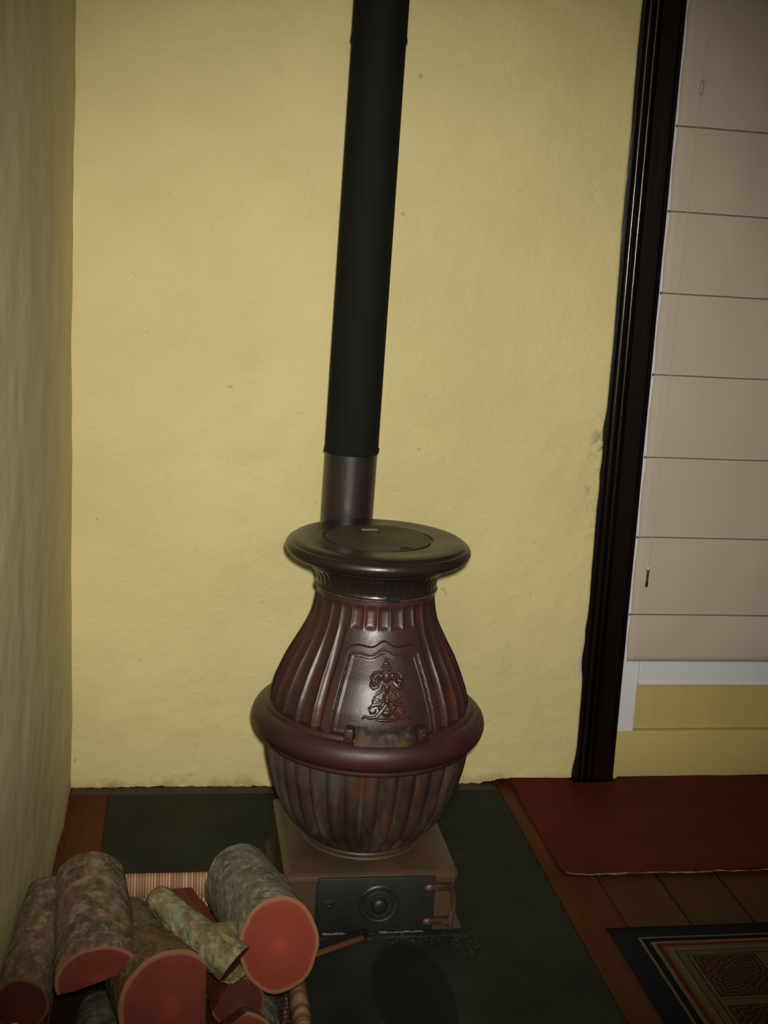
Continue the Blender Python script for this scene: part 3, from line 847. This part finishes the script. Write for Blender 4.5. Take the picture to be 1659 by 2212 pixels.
# door lugs
for xs, w_ in ((-.075, .010), (.078, .012)):
    bm = bmesh.new()
    th = xs/.236
    box(bm, -w_, w_, -.252, -.222, .466, .497, .004, 2, Matrix.Rotation(th, 4, 'Z'))
    ellipsoid(bm, (0, -.250, .482), (.005, .005, .005), 10, Matrix.Rotation(th, 4, 'Z'))
    bm_obj('door_lug', bm, m_ring, fdoor, smooth=True)

# ------------------------------------------------------------ STOVE PIPE
sp = empty('stove_pipe', (.4045, 2.900, .60), 'tall matte black stove pipe rising behind the stove lid to the ceiling', 'pipe')
def pl(z): return .0125*(z-.99)      # the pipe leans a little to the right
bm = bmesh.new()
def pipe_sec(bm, prof, seg=72):
    n0 = len(bm.verts); lathe(bm, prof, seg, close=False); bm.verts.ensure_lookup_table()
    for v in list(bm.verts)[n0:]:
        k_ = 1-.050*max(0, v.co.z+.60-.99); v.co.x *= k_; v.co.y *= k_; v.co.x += pl(v.co.z+.60)
zz = -.60
pipe_sec(bm, [(.0625, .985+zz), (.0648, .987+zz), (.0655, .992+zz), (.0640, .998+zz), (.0635, 1.004+zz), (.0635, 1.91+zz)])
bm_obj('pipe_section', bm, m_pipe, sp, smooth=True)
bm = bmesh.new()
pipe_sec(bm, [(.0635, 1.905+zz), (.0660, 1.908+zz), (.0662, 1.915+zz), (.0650, 1.919+zz), (.0645, 1.925+zz), (.0645, 2.60+zz)])
bm_obj('pipe_section', bm, m_pipe, sp, smooth=True)
bm = bmesh.new()
pipe_sec(bm, [(.0620, .70+zz), (.0620, .988+zz)])
cs = bm_obj('pipe_collar', bm, m_pipe2, sp, smooth=True); cs['label'] = 'lower pipe piece, glossy brown-black'
for rv in ((0, -.0665, .990+zz), (.058, -.031, 1.000+zz)):
    bm = bmesh.new(); ellipsoid(bm, rv, (.004, .0035, .004), 10); bm_obj('pipe_rivet', bm, m_pipe, sp, smooth=True)
bm = bmesh.new()      # elbow from the body's back into the pipe
tube(bm, [(SX-.4045, -.18, .06), (SX-.4045-.008, -.10, .06), (.010, -.04, .068), (.001, -.008, .085), (-.0035, 0, .115)], .060, 32)
bm_obj('pipe_elbow', bm, m_pipe2, sp, smooth=True)

# ------------------------------------------------------------ BASKET
bk = empty('log_basket', (0.0, 1.92, .0035), 'square rush basket with thick wound rim holding the firewood', 'basket')
BX0, BX1, BY0, BY1, BZ = -.238, .226, -.56, .385, .2135     # local (origin at bk)
def rect_path(x0, x1, y0, y1, r, step=.004):
    pts = []
    segs = [((x0+r, y1), (x1-r, y1)), (x1-r, y1-r, 90, 0), ((x1, y1-r), (x1, y0+r)), (x1-r, y0+r, 0, -90),
            ((x1-r, y0), (x0+r, y0)), (x0+r, y0+r, -90, -180), ((x0, y0+r), (x0, y1-r)), (x0+r, y1-r, 180, 90)]
    for s_ in segs:
        if len(s_) == 2:
            (ax_, ay_), (bx_, by_) = s_; L = math.hypot(bx_-ax_, by_-ay_); n = max(2, int(L/step))
            pts += [(ax_+(bx_-ax_)*i/n, ay_+(by_-ay_)*i/n) for i in range(n)]
        else:
            cx, cy, a0, a1 = s_; n = max(4, int(abs(radians(a1-a0))*r/step))
            pts += [(cx+r*cos(radians(a0+(a1-a0)*i/n)), cy+r*sin(radians(a0+(a1-a0)*i/n))) for i in range(n)]
    return pts
def ring_mesh(path, prof_fn, nprof, amp, strand):
    """sweep a closed profile round a closed path; strands wrap across the path"""
    vs_, fs, att = [], [], []; n = len(path); L = 0
    for i, (x, y) in enumerate(path):
        x1, y1 = path[(i+1) % n]; x0, y0 = path[i-1]
        t = Vector((x1-x0, y1-y0)).normalized(); nr = Vector((t.y, -t.x))*-1
        if i: L += math.hypot(x-path[i-1][0], y-path[i-1][1])
        bulge = amp*abs(sin(pi*L/strand))
        for k in range(nprof):
            a = 2*pi*k/nprof; dr, dz = prof_fn(a, bulge)
            vs_.append((x+nr.x*dr, y+nr.y*dr, BZ+dz)); att.append(L/strand + .35*sin(a)*0)
    for i in range(n):
        for k in range(nprof):
            j = (i+1) % n; fs.append((i*nprof+k, j*nprof+k, j*nprof+(k+1) % nprof, i*nprof+(k+1) % nprof))
    return vs_, fs, att
path = rect_path(BX0, BX1, BY0, BY1, .03, .0016)
v_, f_, a_ = ring_mesh(path, lambda a, b: ((.016+b)*cos(a), (.027+b)*sin(a)-.0185), 18, .0012, .0056)
o = mesh_obj('basket_rim', v_, f_, m_rush, bk, attrs={'strand': a_})
# woven walls: double skinned, vertical strands
def basket_wall():
    path2 = rect_path(BX0+.004, BX1-.004, BY0+.004, BY1-.004, .028, .0022)
    vs_, fs, att = [], [], []; n = len(path2); NZ = 30; L = 0
    for side_ in (0, 1):
        L = 0
        for i, (x, y) in enumerate(path2):
            x1, y1 = path2[(i+1) % n]; x0, y0 = path2[i-1]
            t = Vector((x1-x0, y1-y0)).normalized(); nr = Vector((t.y, -t.x))*-1
            if i: L += math.hypot(x-path2[i-1][0], y-path2[i-1][1])
            for k in range(NZ+1):
                z = .004+(BZ-.012)*k/NZ
                d = .0022*sin(2*pi*z/.024+(pi if int(L/.0065) % 2 else 0)) + (-.006 if side_ else 0)
                tp_ = -.012*(1-z/BZ)
                vs_.append((x+nr.x*(d+tp_), y+nr.y*(d+tp_), z)); att.append(L/.0065)
    for s_ in (0, 1):
        b = s_*n*(NZ+1)
        for i in range(n):
            j = (i+1) % n
            for k in range(NZ): 
                q = (b+i*(NZ+1)+k, b+j*(NZ+1)+k, b+j*(NZ+1)+k+1, b+i*(NZ+1)+k+1)
                fs.append(q if s_ else q[::-1])
    return vs_, fs, att
v_, f_, a_ = basket_wall(); mesh_obj('woven_wall', v_, f_, m_rush, bk, attrs={'strand': a_})
bm = bmesh.new(); box(bm, BX0+.015, BX1-.015, BY0+.015, BY1-.015, 0, .008, .002, 1)
bm_obj('basket_bottom', bm, m_darkwood, bk)

# ------------------------------------------------------------ LOGS
def log(name, P0, P1, rx, ry, mb, mc, label, split=None, roll=0.0, bend=0.0, seed=0, tilt=(0, 0), knots=(), taper=1.0, back=None, cat='log', rough=1.0, group='split logs piled in the basket'):
    """P0 back centre, P1 front centre. split = list of (angle_deg, offset) half planes in the section that cut the round away"""
    P0 = Vector(P0); P1 = Vector(P1); d = (P1-P0); L = d.length; d.normalize()
    upv = Vector((0, 0, 1)); xa = d.cross(upv).normalized(); xa = -xa; ya = d.cross(xa).normalized()
    if ya.z < 0: ya = -ya
    xa = ya.cross(-d) if False else xa
    root = empty(name, P1, label, cat, group)
    Mx = Matrix((xa, ya, xa.cross(ya))).transposed()     # local z
    sgn = 1 if Mx.col[2].dot(d) > 0 else -1
    root.rotation_euler = Mx.to_euler()
    NT, NS = 72, max(24, int(L/.007))
    def section(th, s_):
        tp_ = 1+(taper-1)*s_
        r = 1.0/ sqrt((cos(th)/(rx*tp_))**2+(sin(th)/(ry*tp_))**2)
        r *= 1+.035*noise.noise(Vector((cos(th)*1.3+seed, sin(th)*1.3, s_*1.6)))*rough+.018*noise.noise(Vector((cos(th)*4+seed, sin(th)*4, s_*5)))*rough
        isflat = 0
        if split:
            for (ad_, off) in split:
                c = cos(th-radians(ad_))
                if c > 1e-3:
                    lim = off/c + .0012*noise.noise(Vector((th*6, s_*14+seed, 0)))
                    if lim < r: r = lim; isflat = 1
        return r, isflat
    vs_, fs, mi = [], [], []
    def pos(th, s_, scale=1.0, zoff=0.0):
        r, fl_ = section(th, s_)
        for (ka, ks, kr, kh) in knots:
            da = (th-radians(ka)+pi) % (2*pi)-pi
            r += kh*exp(-((da*rx)**2+((s_-ks)*L)**2)/(kr*kr))
        r *= scale
        bx = bend*sin(pi*s_)
        x_, y_ = r*cos(th+roll), r*sin(th+roll)
        return Vector((x_+bx, y_, sgn*(-(1-s_)*L)+zoff + (tilt[0]*x_+tilt[1]*y_ if s_ > .999 else 0))), fl_
    fls = []
    for j in range(NS+1):
        s_ = j/NS
        for k in range(NT):
            p, fl_ = pos(2*pi*k/NT, s_)
            if 0 < s_ < 1:
                p.x += .0009*fbm(p.x*90+seed, p.y*90, p.z*60)*rough; p.y += .0009*fbm(p.x*90, p.y*90+seed, p.z*60)*rough
            vs_.append(p); fls.append(fl_)
    for j in range(NS):
        for k in range(NT):
            k2 = (k+1) % NT
            q = (j*NT+k, j*NT+k2, (j+1)*NT+k2, (j+1)*NT+k)
            fs.append(q if sgn > 0 else q[::-1]); mi.append(1 if (fls[j*NT+k] and fls[j*NT+k2]) else 0)
    mesh_obj('bark', vs_, fs, [mb, m_split], root, attrs={'rn': [.5]*len(vs_)}, mat_index=mi)
    def cap(s_, mat, nm, sg):
        cv, cf, rn = [], [], []
        rr_ = [0.0, .12, .3, .5, .68, .82, .9, .95, .985, 1.0]
        for ri, q in enumerate(rr_):
            for k in range(NT):
                p, fl_ = pos(2*pi*k/NT, s_, q if q > 0 else .001)
                full, _f = section(2*pi*k/NT, s_)
                th = 2*pi*k/NT
                rround = 1.0/sqrt((cos(th)/rx)**2+(sin(th)/ry)**2)*(1+(taper-1)*s_)
                rho = min(1.0, q*full/rround) if fl_ else q
                p.z += sg*(.0006+.0012*noise.noise(Vector((p.x*60, p.y*60, seed)))*(1-q))
                if q == 1.0: p.z -= sg*.001
                cv.append(p); rn.append(rho)
        for ri in range(len(rr_)-1):
            for k in range(NT):
                k2 = (k+1) % NT; q = (ri*NT+k, (ri+1)*NT+k, (ri+1)*NT+k2, ri*NT+k2)
                cf.append(q if sg > 0 else q[::-1])
        cf.append(tuple(range(NT)) if sg > 0 else tuple(range(NT))[::-1])
        return mesh_obj(nm, cv, cf, mat, root, attrs={'rn': rn})
    cap(1.0, mc, 'cut_end', sgn); cap(0.0, back or mc, 'cut_end', -sgn)
    return root
m_split = Mat('split_red_wood', rough=.8, spec=.2)
_g = m_split.noise(1.0, 5, .6, scale=(30, 30, 5))
m_split.color(m_split.mix(m_split.mask(_g, .35, .65), (.070, .013, .007, 1), (.12, .026, .013, 1))).bump(_g, .8, .004)

log('firewood_log', (-.222, 2.215, .232), (-.229, 1.842, .256), .043, .043, m_bark1, m_cut3, 'round log with brown bark lying against the left wall', seed=1, roll=.4, taper=1.05)
log('firewood_log', (-.148, 2.230, .258), (-.106, 1.850, .290), .067, .056, m_bark1, m_cut2, 'thick lichen-covered log with a crescent-shaped red cut end, second from the left wall', seed=2.3, taper=1.05, split=[(-74, .003)])
log('firewood_log', (-.078, 2.170, .180), (.010, 1.800, .270), .064, .068, m_bark4, m_cut2, 'large split log with broad red face and pale straight right edge', seed=4.1, split=[(-3, .056)], taper=1.34)
log('firewood_log', (-.110, 2.00, .120), (-.108, 1.600, .235), .045, .045, m_bark2, m_cut2, 'grey-barked log running off the bottom edge below the crescent-shaped red cut end', seed=5.5)
log('firewood_log', (-.012, 2.064, .306), (.108, 1.795, .346), .024, .027, m_bark3, m_cut2, 'thin mossy crooked stick lying across the top of the pile', seed=6.7, taper=1.35, bend=-.006, knots=((25, .80, .024, .024), (150, .05, .02, .006), (-60, .55, .03, .006)), back=m_cutg, rough=2.4, tilt=(-.7, .9))
log('firewood_log', (.022, 2.180, .252), (.105, 1.985, .240), .026, .022, m_split, m_cut3, 'small split red piece without bark behind the mossy stick', seed=8.2, split=[(80, .012), (200, .015)], rough=2.0)
log('firewood_log', (.133, 2.154, .284), (.180, 1.821, .362), .0640, .077, m_bark2, m_cut1, 'thick grey-barked log with round bright orange-red cut end beside the stove', seed=9.9, taper=1.03)
log('firewood_log', (.096, 2.000, .225), (.116, 1.810, .266), .044, .042, m_bark4, m_cut3, 'red split wedge below the mossy stick, its cut end darkened for shade', seed=11.4, split=[(150, .030)], rough=1.6)  # shade on the wedge face is painted in through the darker end colour
log('firewood_log', (.098, 1.96, .135), (.124, 1.745, .226), .054, .056, m_bark4, m_cut2, 'red cut log at the bottom edge, below the shaded wedge', seed=12.6, split=[(120, .045)])
log('firewood_log', (.158, 2.06, .120), (.158, 1.60, .170), .042, .042, m_bark2, m_cut2, 'grey-brown log lying low between the basket rim and the pile', seed=14.2, rough=1.8, knots=((60, .5, .02, .012),))

# ------------------------------------------------------------ kindling sticks, ash
def stick(P0, P1, w, h, mat, label):
    P0 = Vector(P0); P1 = Vector(P1); d = P1-P0; L = d.length
    bm = bmesh.new(); box(bm, 0, L, -w/2, w/2, -h/2, h/2, min(w, h)*.22, 2)
    for v in bm.verts: v.co.z += .001*fbm(v.co.x*20, 0, 0); v.co.y += .0015*fbm(v.co.x*12, 3, 0)
    o = bm_obj('kindling_stick', bm, mat, smooth=True); o.location = P0
    o.rotation_euler = d.to_track_quat('X', 'Z').to_euler()
    tag(o, label, 'stick', 'kindling by the stove'); return o
m_kin = wood('reddish_kindling', (.10, .035, .018, 1), (.17, .07, .038, 1), .6, (3, 60, 60))
m_kin2 = wood('charred_kindling', (.006, .004, .003, 1), (.014, .008, .006, 1), .6, (3, 60, 60))
stick((.262, 2.318, .0105), (.418, 2.400, .0105), .010, .010, m_kin, 'thin reddish-brown stick on the hearth between basket and ash door')
stick((.262, 2.338, .0135), (.428, 2.4165, .0130), .013, .017, m_kin2, 'thin charred black stick lying behind the reddish one on the hearth')
bm = bmesh.new(); random.seed(11)
def flakes(n, cx, cy, sx_, sy_, smin, smax):
    for _ in range(n):
        x = random.gauss(cx, sx_); y = random.gauss(cy, sy_); s_ = random.uniform(smin, smax)
        ellipsoid(bm, (x, y, .0035+s_*.15), (s_, s_*random.uniform(.4, .9), s_*.25), 6, None)
for i in range(60):
    x = random.choice((random.uniform(.335, .385), random.uniform(.46, .56)))
    ellipsoid(bm, (x, 2.428+random.uniform(-.003, .003), .0042), (random.uniform(.002, .007), .0014, .0012), 6)
flakes(50, .485, 2.405, .05, .010, .0008, .002)
ash = bm_obj('ash_flakes', bm, Mat('pale_ash', rough=.95).color((.17, .165, .145, 1)), smooth=True)
ash['kind'] = 'stuff'; tag(ash, 'pale ash flakes scattered under the ash door on the hearth', 'ash')
bm = bmesh.new()
flakes(90, .640, 2.375, .022, .030, .001, .0028)
db = bm_obj('dust_debris', bm, Mat('brown_dust', rough=.95).color((.075, .055, .032, 1)), smooth=True)
db['kind'] = 'stuff'; tag(db, 'brown dust and bark crumbs on the hearth at the right front corner of the stove base', 'debris')
